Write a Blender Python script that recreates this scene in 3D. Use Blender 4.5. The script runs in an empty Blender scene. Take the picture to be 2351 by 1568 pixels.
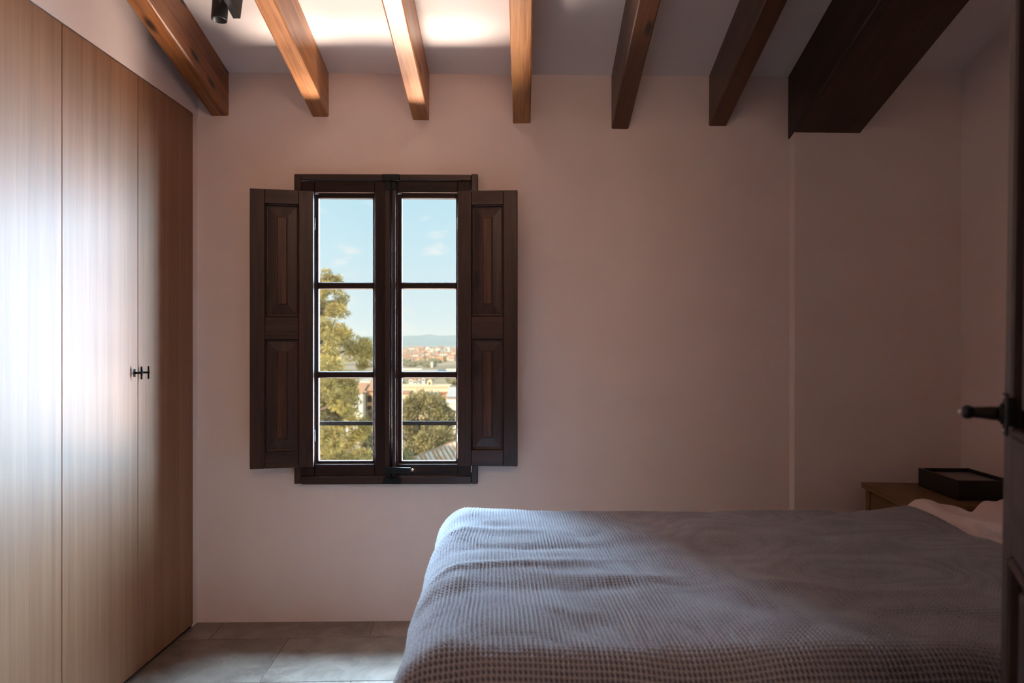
import bpy, bmesh, math, random
import numpy as np
from mathutils import Vector, Matrix, noise

random.seed(7)
rng = np.random.default_rng(7)
scene = bpy.context.scene
COL = scene.collection

# ------------------------------------------------------------------ camera
F, CX, CY, H = 1567.0, 1175.5, 788.0, 1.17      # focal length and centre in photo pixels, eye height
cd = bpy.data.cameras.new('camera')
cd.sensor_width = 36.0
cd.lens = F / 2351 * 36.0
cd.shift_y = 4 / 2351
cd.clip_start, cd.clip_end = 0.05, 30000
cd.dof.use_dof = True
cd.dof.focus_distance = 2.8
cd.dof.aperture_fstop = 3.2
cam = bpy.data.objects.new('camera', cd)
cam.location = (0, 0, H)
cam.rotation_euler = (math.pi / 2, 0, 0)
COL.objects.link(cam)
scene.camera = cam

# ------------------------------------------------------------------ view and sky
vs = scene.view_settings
vs.view_transform = 'Standard'
vs.look = 'None'
vs.gamma = 1.0
vs.exposure = 0.48
vs.use_curve_mapping = False
scene.cycles.volume_bounces = 1
scene.cycles.max_bounces = 7
scene.cycles.transparent_max_bounces = 6

world = bpy.data.worlds.new('sky')
scene.world = world
world.use_nodes = True
nt = world.node_tree
nt.nodes.clear()
def N(tree, kind, **kw):
    n = tree.nodes.new(kind)
    for k, v in kw.items():
        setattr(n, k, v)
    return n
tc = N(nt, 'ShaderNodeTexCoord')
sep = N(nt, 'ShaderNodeSeparateXYZ')
nt.links.new(tc.outputs['Generated'], sep.inputs[0])
ramp = N(nt, 'ShaderNodeValToRGB')
ramp.color_ramp.elements[0].position = 0.0
ramp.color_ramp.elements[0].color = (0.70, 0.80, 0.84, 1)
ramp.color_ramp.elements[1].position = 0.26
ramp.color_ramp.elements[1].color = (0.42, 0.70, 0.83, 1)
nt.links.new(sep.outputs['Z'], ramp.inputs[0])
mp = N(nt, 'ShaderNodeMapping')
mp.inputs['Scale'].default_value = (9, 9, 26)
nt.links.new(tc.outputs['Generated'], mp.inputs[0])
nz = N(nt, 'ShaderNodeTexNoise')
nz.inputs['Scale'].default_value = 1.6
nz.inputs['Detail'].default_value = 5
nt.links.new(mp.outputs[0], nz.inputs[0])
cr = N(nt, 'ShaderNodeValToRGB')
cr.color_ramp.elements[0].position = 0.58
cr.color_ramp.elements[1].position = 0.75
nt.links.new(nz.outputs[0], cr.inputs[0])
mx = N(nt, 'ShaderNodeMixRGB')
mx.inputs[2].default_value = (0.88, 0.86, 0.84, 1)
nt.links.new(cr.outputs[0], mx.inputs[0])
nt.links.new(ramp.outputs[0], mx.inputs[1])
bg = N(nt, 'ShaderNodeBackground')
bg.inputs[1].default_value = 0.86
nt.links.new(mx.outputs[0], bg.inputs[0])
wo = N(nt, 'ShaderNodeOutputWorld')
nt.links.new(bg.outputs[0], wo.inputs[0])

# ------------------------------------------------------------------ lights
def lamp(name, kind, loc, energy, color, target=None, size=None, size_y=None):
    l = bpy.data.lights.new(name, kind)
    l.energy = energy
    l.color = color
    if size is not None and kind == 'AREA':
        l.shape = 'RECTANGLE'
        l.size, l.size_y = size, size_y
    o = bpy.data.objects.new(name, l)
    o.location = loc
    if target is not None:
        o.rotation_euler = (Vector(target) - Vector(loc)).to_track_quat('-Z', 'Y').to_euler()
    COL.objects.link(o)
    return o
sun = lamp('sun', 'SUN', (-40, -20, 60), 4.6, (1.0, 0.86, 0.66), (0, -6, 0))
sun.rotation_euler = Vector((0.55, 0.62, -0.56)).to_track_quat('-Z', 'Y').to_euler()
sun.data.angle = 0.01
# added area lamps standing in for the sky and the sunlit sill's bounce
lamp('sky_fill', 'AREA', (-0.4, 6.0, 4.9), 8500, (0.50, 0.76, 1.0), (-0.55, 2.9, 1.25), 5.0, 3.0)
lamp('sky_fill_side', 'AREA', (2.9, 5.6, 1.5), 5800, (0.47, 0.74, 1.0), (-0.55, 2.9, 1.25), 5.6, 2.8)
lamp('sill_bounce_fill', 'AREA', (-0.53, 3.16, 0.555), 165, (1.0, 0.79, 0.66), (-0.53, 2.86, 1.16), 0.66, 0.24)
lamp('rear_fill', 'AREA', (0.2, -1.1, 2.6), 10, (1.0, 0.64, 0.45), (0.3, 1.2, 1.0), 0.5, 0.5)  # added unseen fill from behind the camera, not a real lamp

# ------------------------------------------------------------------ helpers
def tag(o, label=None, cat=None, group=None, kind=None):
    if label: o['label'] = label
    if cat: o['category'] = cat
    if group: o['group'] = group
    if kind: o['kind'] = kind
    return o
def empty(name, loc=(0, 0, 0), rot=(0, 0, 0), parent=None):
    o = bpy.data.objects.new(name, None)
    o.location = loc
    o.rotation_euler = rot
    o.empty_display_size = 0.1
    COL.objects.link(o)
    if parent: o.parent = parent
    return o
def link(name, me, mat=None, parent=None):
    o = bpy.data.objects.new(name, me)
    if mat is not None and not me.materials:
        me.materials.append(mat)
    COL.objects.link(o)
    if parent: o.parent = parent
    return o
def bm_obj(name, bm, mat, parent=None, smooth=False, bevel=0.0, seg=1):
    if bevel:
        bmesh.ops.bevel(bm, geom=bm.edges[:], offset=bevel, segments=seg, profile=0.7, affect='EDGES', clamp_overlap=True)
    bmesh.ops.recalc_face_normals(bm, faces=bm.faces[:])
    me = bpy.data.meshes.new(name)
    bm.to_mesh(me)
    bm.free()
    if smooth:
        me.polygons.foreach_set('use_smooth', [True] * len(me.polygons))
    return link(name, me, mat, parent)
def add_box(bm, x0, x1, y0, y1, z0, z1):
    v = [bm.verts.new(p) for p in ((x0,y0,z0),(x1,y0,z0),(x1,y1,z0),(x0,y1,z0),(x0,y0,z1),(x1,y0,z1),(x1,y1,z1),(x0,y1,z1))]
    for f in ((0,3,2,1),(4,5,6,7),(0,1,5,4),(1,2,6,5),(2,3,7,6),(3,0,4,7)):
        bm.faces.new([v[i] for i in f])
    return v
def add_hexa(bm, pts):
    v = [bm.verts.new(p) for p in pts]
    for f in ((0,3,2,1),(4,5,6,7),(0,1,5,4),(1,2,6,5),(2,3,7,6),(3,0,4,7)):
        bm.faces.new([v[i] for i in f])
def box(name, x0, x1, y0, y1, z0, z1, mat, parent=None, bevel=0.0, seg=1):
    bm = bmesh.new()
    add_box(bm, min(x0,x1), max(x0,x1), min(y0,y1), max(y0,y1), min(z0,z1), max(z0,z1))
    return bm_obj(name, bm, mat, parent, bevel=bevel, seg=seg)
def boxes(name, lst, mat, parent=None, bevel=0.0):
    bm = bmesh.new()
    for b in lst:
        add_box(bm, *b)
    return bm_obj(name, bm, mat, parent, bevel=bevel)
def lathe(name, prof, mat, parent=None, axis='z', n=24, loc=(0, 0, 0)):
    """prof: list of (radius, height)"""
    bm = bmesh.new()
    rings = []
    for r, h in prof:
        ring = []
        for k in range(n):
            a = 2 * math.pi * k / n
            p = (r * math.cos(a), r * math.sin(a), h)
            if axis == 'x': p = (h, p[0], p[1])
            elif axis == 'y': p = (p[0], h, p[1])
            ring.append(bm.verts.new((p[0] + loc[0], p[1] + loc[1], p[2] + loc[2])))
        rings.append(ring)
    for a, b in zip(rings, rings[1:]):
        for k in range(n):
            bm.faces.new((a[k], a[(k+1) % n], b[(k+1) % n], b[k]))
    bm.faces.new(rings[0][::-1])
    bm.faces.new(rings[-1])
    o = bm_obj(name, bm, mat, parent, smooth=True)
    return o
def np_mesh(name, V, Q, mat, parent=None, smooth=False):
    me = bpy.data.meshes.new(name)
    V = np.asarray(V, dtype=np.float32)
    Q = np.asarray(Q, dtype=np.int32)
    k = Q.shape[1]
    me.vertices.add(len(V)); me.vertices.foreach_set('co', V.ravel())
    me.loops.add(Q.size); me.loops.foreach_set('vertex_index', Q.ravel())
    me.polygons.add(len(Q))
    me.polygons.foreach_set('loop_start', np.arange(0, Q.size, k, dtype=np.int32))
    if smooth:
        me.polygons.foreach_set('use_smooth', np.ones(len(Q), dtype=bool))
    me.update(calc_edges=True)
    return link(name, me, mat, parent)
def grid_quads(nu, nv):
    i = np.arange(nu * nv).reshape(nu, nv)
    return np.stack([i[:-1, :-1], i[1:, :-1], i[1:, 1:], i[:-1, 1:]], -1).reshape(-1, 4)
def at(px, py, Y):
    """world point seen at photo pixel (px, py) at depth Y"""
    return Vector(((px - CX) / F * Y, Y, H - (py - CY) / F * Y))

# ------------------------------------------------------------------ materials
def new_mat(name):
    m = bpy.data.materials.new(name)
    m.use_nodes = True
    t = m.node_tree
    b = t.nodes['Principled BSDF']
    return m, t, b
def plain(name, c, rough=0.5, metal=0.0, spec=0.5, bump=0.0, bscale=60, vary=0.0, vscale=8):
    m, t, b = new_mat(name)
    b.inputs['Base Color'].default_value = (*c, 1)
    b.inputs['Roughness'].default_value = rough
    b.inputs['Metallic'].default_value = metal
    b.inputs['Specular IOR Level'].default_value = spec
    tcn = N(t, 'ShaderNodeTexCoord')
    if vary:
        nz = N(t, 'ShaderNodeTexNoise')
        nz.inputs['Scale'].default_value = vscale
        nz.inputs['Detail'].default_value = 6
        t.links.new(tcn.outputs['Object'], nz.inputs[0])
        r = N(t, 'ShaderNodeValToRGB')
        r.color_ramp.elements[0].position = 0.3
        r.color_ramp.elements[1].position = 0.7
        r.color_ramp.elements[0].color = (*[x * (1 - vary) for x in c], 1)
        r.color_ramp.elements[1].color = (*[min(1, x * (1 + vary)) for x in c], 1)
        t.links.new(nz.outputs[0], r.inputs[0])
        t.links.new(r.outputs[0], b.inputs['Base Color'])
    if bump:
        nb = N(t, 'ShaderNodeTexNoise')
        nb.inputs['Scale'].default_value = bscale
        nb.inputs['Detail'].default_value = 4
        t.links.new(tcn.outputs['Object'], nb.inputs[0])
        bp = N(t, 'ShaderNodeBump')
        bp.inputs['Strength'].default_value = bump
        bp.inputs['Distance'].default_value = 0.004
        t.links.new(nb.outputs[0], bp.inputs['Height'])
        t.links.new(bp.outputs[0], b.inputs['Normal'])
    return m
def wood(name, dark, light, axis='z', fine=220, band=18, rough=0.45, spec=0.5, knots=0.0, bump=0.15, stretch=0.03, rand=True):
    """stained wood, grain running along the object's local axis"""
    m, t, b = new_mat(name)
    b.inputs['Roughness'].default_value = rough
    b.inputs['Specular IOR Level'].default_value = spec
    tcn = N(t, 'ShaderNodeTexCoord')
    oi = N(t, 'ShaderNodeObjectInfo')
    add = N(t, 'ShaderNodeVectorMath', operation='ADD')
    mul = N(t, 'ShaderNodeMath', operation='MULTIPLY')
    mul.inputs[1].default_value = 37.0 if rand else 0.0
    t.links.new(oi.outputs['Random'], mul.inputs[0])
    t.links.new(tcn.outputs['Object'], add.inputs[0])
    t.links.new(mul.outputs[0], add.inputs[1])
    def mapped(s):
        mm = N(t, 'ShaderNodeMapping')
        sc = [s, s, s]
        sc['xyz'.index(axis)] = s * stretch
        mm.inputs['Scale'].default_value = sc
        t.links.new(add.outputs[0], mm.inputs[0])
        return mm
    n1 = N(t, 'ShaderNodeTexNoise'); n1.inputs['Scale'].default_value = 1; n1.inputs['Detail'].default_value = 5
    n1.inputs['Distortion'].default_value = 0.6
    t.links.new(mapped(band).outputs[0], n1.inputs[0])
    n2 = N(t, 'ShaderNodeTexNoise'); n2.inputs['Scale'].default_value = 1; n2.inputs['Detail'].default_value = 3
    t.links.new(mapped(fine).outputs[0], n2.inputs[0])
    mixv = N(t, 'ShaderNodeMath', operation='MULTIPLY_ADD')
    mixv.inputs[1].default_value = 0.62
    t.links.new(n1.outputs[0], mixv.inputs[0])
    h = N(t, 'ShaderNodeMath', operation='MULTIPLY'); h.inputs[1].default_value = 0.38
    t.links.new(n2.outputs[0], h.inputs[0])
    t.links.new(h.outputs[0], mixv.inputs[2])
    r = N(t, 'ShaderNodeValToRGB')
    r.color_ramp.elements[0].position = 0.36
    r.color_ramp.elements[1].position = 0.64
    r.color_ramp.elements[0].color = (*dark, 1)
    r.color_ramp.elements[1].color = (*light, 1)
    t.links.new(mixv.outputs[0], r.inputs[0])
    out = r.outputs[0]
    if knots:
        vm = N(t, 'ShaderNodeMapping')
        sc = [9.0, 9.0, 9.0]
        sc['xyz'.index(axis)] = 3.2
        vm.inputs['Scale'].default_value = sc
        t.links.new(add.outputs[0], vm.inputs[0])
        vo = N(t, 'ShaderNodeTexVoronoi')
        vo.inputs['Scale'].default_value = 1.0
        t.links.new(vm.outputs[0], vo.inputs[0])
        kr = N(t, 'ShaderNodeValToRGB')
        kr.color_ramp.elements[0].position = 0.07
        kr.color_ramp.elements[0].color = (knots, knots, knots, 1)
        kr.color_ramp.elements[1].position = 0.17
        kr.color_ramp.elements[1].color = (0, 0, 0, 1)
        t.links.new(vo.outputs['Distance'], kr.inputs[0])
        km = N(t, 'ShaderNodeMixRGB')
        km.inputs[2].default_value = (*[x * 0.18 for x in dark], 1)
        t.links.new(kr.outputs[0], km.inputs[0])
        t.links.new(out, km.inputs[1])
        out = km.outputs[0]
    t.links.new(out, b.inputs['Base Color'])
    if bump:
        bp = N(t, 'ShaderNodeBump')
        bp.inputs['Strength'].default_value = bump
        bp.inputs['Distance'].default_value = 0.002
        t.links.new(n2.outputs[0], bp.inputs['Height'])
        t.links.new(bp.outputs[0], b.inputs['Normal'])
    return m

M = {}
M['plaster'] = plain('plaster', (0.87, 0.742, 0.705), rough=0.85, spec=0.25, bump=0.12, bscale=45, vary=0.025, vscale=5)
M['ceiling'] = plain('ceiling_plaster', (0.85, 0.77, 0.745), rough=0.9, spec=0.2, bump=0.15, bscale=30)
M['beam_lit'] = wood('lit_pine_beam', (0.24, 0.080, 0.025), (0.52, 0.235, 0.088), 'y', fine=160, band=26, rough=0.34, knots=1.0, stretch=0.045)  # lighter copy for beams lit from the window, that light put into the colour
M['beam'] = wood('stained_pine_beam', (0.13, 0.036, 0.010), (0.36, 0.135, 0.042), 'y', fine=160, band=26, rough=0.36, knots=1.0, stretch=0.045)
M['beam_shaded'] = wood('shaded_pine_beam', (0.040, 0.012, 0.004), (0.13, 0.045, 0.014), 'y', fine=160, band=24, rough=0.42, knots=1.0, stretch=0.045)  # darker copy for beams the window light misses, shade put into the colour
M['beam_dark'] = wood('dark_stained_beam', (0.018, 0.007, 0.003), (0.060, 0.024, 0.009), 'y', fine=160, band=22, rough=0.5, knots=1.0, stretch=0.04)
M['oak'] = wood('oak_veneer', (0.225, 0.098, 0.046), (0.335, 0.168, 0.088), 'z', fine=420, band=30, rough=0.54, spec=0.65, stretch=0.012, bump=0.05)
M['dark_v'] = wood('dark_walnut_vertical', (0.016, 0.007, 0.006), (0.060, 0.025, 0.018), 'z', fine=230, band=34, rough=0.38, knots=0.9, stretch=0.05)
M['dark_h'] = wood('dark_walnut_horizontal', (0.018, 0.008, 0.007), (0.066, 0.028, 0.020), 'x', fine=230, band=34, rough=0.38, stretch=0.05)
M['sash_v'] = wood('black_brown_wood_vertical', (0.010, 0.005, 0.0045), (0.036, 0.016, 0.013), 'z', fine=230, band=34, rough=0.45, spec=0.25, stretch=0.05)
M['sash_h'] = wood('black_brown_wood_horizontal', (0.010, 0.005, 0.0045), (0.036, 0.016, 0.013), 'x', fine=230, band=34, rough=0.45, spec=0.25, stretch=0.05)
M['dark_field'] = wood('walnut_raised_field', (0.035, 0.014, 0.010), (0.125, 0.050, 0.030), 'z', fine=230, band=40, rough=0.34, knots=0.9, stretch=0.06)
M['door_v'] = wood('door_wood_vertical', (0.030, 0.018, 0.018), (0.085, 0.055, 0.052), 'z', fine=160, band=16, rough=0.45, knots=0.7, stretch=0.05)
M['door_h'] = wood('door_wood_horizontal', (0.030, 0.018, 0.018), (0.085, 0.055, 0.052), 'x', fine=160, band=16, rough=0.45, knots=0.7, stretch=0.05)
M['iron'] = plain('black_iron', (0.012, 0.016, 0.018), rough=0.42, metal=0.6, bump=0.1, bscale=200)
M['matt_black'] = plain('matt_black_paint', (0.0035, 0.0045, 0.005), rough=0.8, spec=0.08)
M['black'] = plain('black_lacquer', (0.008, 0.008, 0.009), rough=0.35)
M['brass'] = plain('worn_brass', (0.75, 0.50, 0.30), rough=0.3, metal=0.9)
M['steel'] = plain('bright_screw', (0.75, 0.74, 0.72), rough=0.3, metal=0.8)
M['nightwood'] = wood('honey_oak', (0.13, 0.065, 0.022), (0.24, 0.125, 0.045), 'y', fine=260, band=24, rough=0.5, stretch=0.04)
M['dark_gap'] = plain('dark_plinth', (0.012, 0.010, 0.010), rough=0.7)
M['grout'] = plain('grout', (0.30, 0.26, 0.235), rough=0.9)
M['stone'] = plain('pale_stone', (0.70, 0.62, 0.52), rough=0.85, bump=0.2, bscale=40)
M['render_out'] = plain('outside_render', (0.66, 0.52, 0.40), rough=0.9, bump=0.2, bscale=20)
M['mattress'] = plain('mattress_fabric', (0.62, 0.58, 0.55), rough=0.9)

def tile_mat():
    m, t, b = new_mat('taupe_stone_tile')
    b.inputs['Roughness'].default_value = 0.36
    tcn = N(t, 'ShaderNodeTexCoord'); oi = N(t, 'ShaderNodeObjectInfo')
    mul = N(t, 'ShaderNodeMath', operation='MULTIPLY'); mul.inputs[1].default_value = 50
    t.links.new(oi.outputs['Random'], mul.inputs[0])
    add = N(t, 'ShaderNodeVectorMath', operation='ADD')
    t.links.new(tcn.outputs['Object'], add.inputs[0]); t.links.new(mul.outputs[0], add.inputs[1])
    n1 = N(t, 'ShaderNodeTexNoise'); n1.inputs['Scale'].default_value = 6; n1.inputs['Detail'].default_value = 9
    n1.inputs['Roughness'].default_value = 0.65; n1.inputs['Distortion'].default_value = 1.4
    t.links.new(add.outputs[0], n1.inputs[0])
    r = N(t, 'ShaderNodeValToRGB')
    r.color_ramp.elements[0].position = 0.28; r.color_ramp.elements[0].color = (0.135, 0.105, 0.088, 1)
    r.color_ramp.elements[1].position = 0.72; r.color_ramp.elements[1].color = (0.33, 0.27, 0.232, 1)
    t.links.new(n1.outputs[0], r.inputs[0])
    n2 = N(t, 'ShaderNodeTexNoise'); n2.inputs['Scale'].default_value = 3; n2.inputs['Detail'].default_value = 8
    n2.inputs['Distortion'].default_value = 2.5
    t.links.new(add.outputs[0], n2.inputs[0])
    vein = N(t, 'ShaderNodeValToRGB')
    vein.color_ramp.elements[0].position = 0.495; vein.color_ramp.elements[0].color = (0, 0, 0, 1)
    e = vein.color_ramp.elements.new(0.505); e.color = (0.35, 0.35, 0.35, 1)
    vein.color_ramp.elements[-1].position = 0.52; vein.color_ramp.elements[-1].color = (0, 0, 0, 1)
    t.links.new(n2.outputs[0], vein.inputs[0])
    mx = N(t, 'ShaderNodeMixRGB'); mx.inputs[2].default_value = (0.42, 0.35, 0.30, 1)
    t.links.new(vein.outputs[0], mx.inputs[0]); t.links.new(r.outputs[0], mx.inputs[1])
    hs = N(t, 'ShaderNodeHueSaturation')
    ma = N(t, 'ShaderNodeMapRange'); ma.inputs['To Min'].default_value = 0.78; ma.inputs['To Max'].default_value = 1.25
    t.links.new(oi.outputs['Random'], ma.inputs[0]); t.links.new(ma.outputs[0], hs.inputs['Value'])
    t.links.new(mx.outputs[0], hs.inputs['Color'])
    t.links.new(hs.outputs[0], b.inputs['Base Color'])
    return m
M['tile'] = tile_mat()

def glass_mat():
    m = bpy.data.materials.new('window_glass')
    m.use_nodes = True
    t = m.node_tree; t.nodes.clear()
    tr = N(t, 'ShaderNodeBsdfTransparent'); tr.inputs[0].default_value = (0.985, 0.995, 0.99, 1)
    gl = N(t, 'ShaderNodeBsdfGlossy'); gl.inputs['Roughness'].default_value = 0.02
    mx = N(t, 'ShaderNodeMixShader'); mx.inputs[0].default_value = 0.05
    t.links.new(tr.outputs[0], mx.inputs[1]); t.links.new(gl.outputs[0], mx.inputs[2])
    o = N(t, 'ShaderNodeOutputMaterial'); t.links.new(mx.outputs[0], o.inputs[0])
    return m
M['glass'] = glass_mat()

def cloth(name, c, rough=0.9, sheen=0.3, bump=0.2, bscale=900):
    m, t, b = new_mat(name)
    b.inputs['Base Color'].default_value = (*c, 1)
    b.inputs['Roughness'].default_value = rough
    b.inputs['Specular IOR Level'].default_value = 0.2
    b.inputs['Sheen Weight'].default_value = sheen
    tcn = N(t, 'ShaderNodeTexCoord')
    nb = N(t, 'ShaderNodeTexNoise'); nb.inputs['Scale'].default_value = bscale
    t.links.new(tcn.outputs['Object'], nb.inputs[0])
    bp = N(t, 'ShaderNodeBump'); bp.inputs['Strength'].default_value = bump; bp.inputs['Distance'].default_value = 0.001
    t.links.new(nb.outputs[0], bp.inputs['Height']); t.links.new(bp.outputs[0], b.inputs['Normal'])
    return m
M['blanket'] = cloth('grey_waffle_cotton', (0.315, 0.315, 0.365))
def darken_hollows(m):
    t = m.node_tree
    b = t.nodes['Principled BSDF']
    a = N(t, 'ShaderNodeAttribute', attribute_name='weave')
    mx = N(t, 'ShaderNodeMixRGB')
    mx.inputs[1].default_value = (0.085, 0.088, 0.125, 1)  # hollows between the cords darkened in the colour, deepening their shade
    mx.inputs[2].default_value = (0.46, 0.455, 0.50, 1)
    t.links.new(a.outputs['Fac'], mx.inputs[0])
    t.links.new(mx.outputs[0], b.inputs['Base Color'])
darken_hollows(M['blanket'])
M['linen'] = cloth('pale_linen', (0.82, 0.69, 0.67), bump=0.15)
M['lace'] = cloth('cream_lace', (0.74, 0.64, 0.62))

# ================================================================== THE ROOM
WA = 0.02                                   # the far wall is turned by a hair
WO = Vector((0, 2.885, 0))
wn = Vector((-math.sin(WA), math.cos(WA), 0))
wu = Vector((math.cos(WA), math.sin(WA), 0))
def on_wall(px, py, yl):
    """(x, z) in the far wall's own frame of the photo pixel, on the plane yl behind the plaster face"""
    d = Vector(((px - CX) / F, 1, -(py - CY) / F))
    C = Vector((0, 0, H))
    t = (WO + wn * yl - C).dot(wn) / d.dot(wn)
    p = C + d * t - WO
    return p.dot(wu), p.z
XR = 1.89
SL = 0.287
def ceil_z(x, y):
    return 2.305 + SL * (2.885 + WA * x - y)

# floor with its tiles
floor = box('floor', -2.1, 2.2, -2.0, 3.2, -0.2, -0.004, M['grout'])
tag(floor, 'floor of taupe stone tiles', kind='structure')
tw, td = 0.63, 0.352
tile_me = None
ta = 0.035
for r in range(-1, 13):
    for c in range(-4, 5):
        lx = -0.885 + (c + (0.5 if r % 2 == 0 else 0.0)) * tw + tw / 2 - 0.0
        ly = 2.706 - (r - 0.5) * td
        x = lx * math.cos(ta) - (ly - 2.7) * math.sin(ta)
        y = lx * math.sin(ta) + (ly - 2.7) * math.cos(ta) + 2.7 + 0.03
        if x < -1.75 or x > 2.15 or y > 3.1 or y < -1.9:
            continue
        if tile_me is None:
            bm = bmesh.new()
            add_box(bm, -tw/2 + 0.0012, tw/2 - 0.0012, -td/2 + 0.0012, td/2 - 0.0012, -0.012, 0.0)
            o = bm_obj('floor_tile', bm, M['tile'], floor, bevel=0.0012)
            tile_me = o.data
        else:
            o = link('floor_tile', tile_me, None, floor)
        o.location = (x, y, 0.0)
        o.rotation_euler = (0, 0, ta)

# far wall with the window hole; a shallow chimney breast stands proud on its right
HX0, HX1, HZ0, HZ1 = -0.885, -0.165, 0.60, 1.855
T = 0.24
SD = 0.40                                   # depth to which the stone sill runs out
wbm = bmesh.new()
add_hexa(wbm, [(-2.4, 0, -0.1), (HX0, 0, -0.1), (HX0 - 0.05, T, -0.1), (-2.4, T, -0.1), (-2.4, 0, 2.75), (HX0, 0, 2.75), (HX0 - 0.05, T, 2.75), (-2.4, T, 2.75)])
add_hexa(wbm, [(HX0, 0, -0.1), (HX1, 0, -0.1), (HX1, T, -0.1), (HX0 - 0.05, T, -0.1), (HX0, 0, HZ0), (HX1, 0, HZ0), (HX1, T, HZ0 - 0.25 * T), (HX0 - 0.05, T, HZ0 - 0.25 * T)])
add_hexa(wbm, [(HX0, 0, HZ1), (HX1, 0, HZ1), (HX1, T, HZ1), (HX0 - 0.05, T, HZ1), (HX0, 0, 2.75), (HX1, 0, 2.75), (HX1, T, 2.75), (HX0 - 0.05, T, 2.75)])
for b_ in [(HX1, 2.4, 0, T, -0.1, 2.75), 
                           (1.182, 2.4, -0.05, 0.01, -0.1, 2.75)]:
    add_box(wbm, *b_)
wall = bm_obj('wall_back', wbm, M['plaster'])
wall.location = WO
wall.rotation_euler = (0, 0, WA)
tag(wall, 'smooth pinkish plaster wall around the window', kind='structure')

# left wall: bulkhead above the wardrobe, strip beside it, recess behind
LA = -0.020
lw = boxes('wall_left', [(-0.10, -0.004, -4.9, 0.5, 2.121, 4.2), (-0.75, -0.006, 0.002, 0.45, -0.1, 2.123),
                         (-0.75, -0.65, -2.2, 0.4, -0.1, 2.5), (-0.75, -0.004, -4.9, -2.01, -0.1, 2.123), (-0.75, -0.09, -2.1, 0.3, 2.121, 2.2)], M['plaster'])
lw.location = (-1.3135, 2.812, 0)
lw.rotation_euler = (0, 0, LA)
tag(lw, 'plaster wall above and beside the wardrobe', kind='structure')
rw = box('wall_right', XR, XR + 0.2, -2.0, 3.2, -0.1, 4.2, M['plaster'])
tag(rw, 'plaster wall at the head of the bed', kind='structure')
bw = box('wall_rear', -2.2, XR + 0.1, -2.1, -1.9, -0.1, 4.4, M['plaster'])
tag(bw, 'plaster wall behind the viewer', kind='structure')
pw = box('wall_partition', 0.47, XR + 0.1, 0.38, 0.50, -0.1, 3.6, M['plaster'])
tag(pw, 'short plaster wall that carries the door', kind='structure')

bm = bmesh.new()
pts = []
for dz in (0, 0.25):
    for x, y in ((-2.3, -2.1), (2.2, -2.1), (2.2, 3.25), (-2.3, 3.25)):
        pts.append((x, y, ceil_z(x, y) + dz))
add_hexa(bm, pts)
ceil = bm_obj('ceiling', bm, M['ceiling'])
tag(ceil, 'sloping white plaster ceiling between the beams', kind='structure')

# beams
th = math.atan(SL)
beam_px = [(485, 525, 266, 'thick reddish beam beside the wall above the wardrobe'),
           (717, 754, 268, 'honey coloured beam with a brightly lit underside left of the window centre'),
           (948, 986, 276, 'palest sunlit beam, ending above the middle of the window'),
           (1177, 1218, 283, 'orange beam ending just right of the window'),
           (1404, 1442, 296, 'half lit beam with one large dark knot'),
           (1628, 1668, 289, 'narrow shaded beam beside the massive beam')]
def make_beam(name, xl, xr, py, h, yl, label, mat):
    x0, z0 = on_wall(xl, py, yl)
    x1, z1 = on_wall(xr, py, yl)
    p = WO + wu * ((x0 + x1) / 2) + wn * yl
    w = x1 - x0
    root = None
    L = 5.1
    bm = bmesh.new()
    n = 24
    rows = []
    for k in range(n + 1):
        y = 0.16 - (L + 0.16) * k / n
        j = lambda s: 0.0022 * noise.noise(Vector((y * 1.7 + s * 9.1, xl * 0.37, s * 3.3)))
        c = 0.004
        ring = [(-w/2 + c + j(1), 0 + j(2)), (w/2 - c + j(3), 0 + j(4)), (w/2 + j(5), c + j(4)), (w/2 + j(6), h), (-w/2 + j(7), h), (-w/2 + j(8), c + j(2))]
        rows.append([bm.verts.new((a, y, b)) for a, b in ring])
    for a, b in zip(rows, rows[1:]):
        for k in range(6):
            bm.faces.new((a[k], a[(k+1) % 6], b[(k+1) % 6], b[k]))
    bm.faces.new(rows[0]); bm.faces.new(rows[-1][::-1])
    o = bm_obj(name, bm, mat)
    o.location = (p.x, p.y, z0)
    o.rotation_euler = (-th, 0, -0.017)
    tag(o, label, 'beam', 'ceiling beams', 'structure')
    return o
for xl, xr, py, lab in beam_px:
    make_beam('ceiling_beam', xl, xr, py, 0.215, 0.0, lab, M['beam_shaded'] if xl > 1300 else (M['beam_lit'] if 600 < xl < 1300 else M['beam']))
make_beam('ceiling_beam', 1820, 1975, 304, 0.30, -0.05, 'massive dark brown beam along the right of the ceiling', M['beam_dark'])

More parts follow.
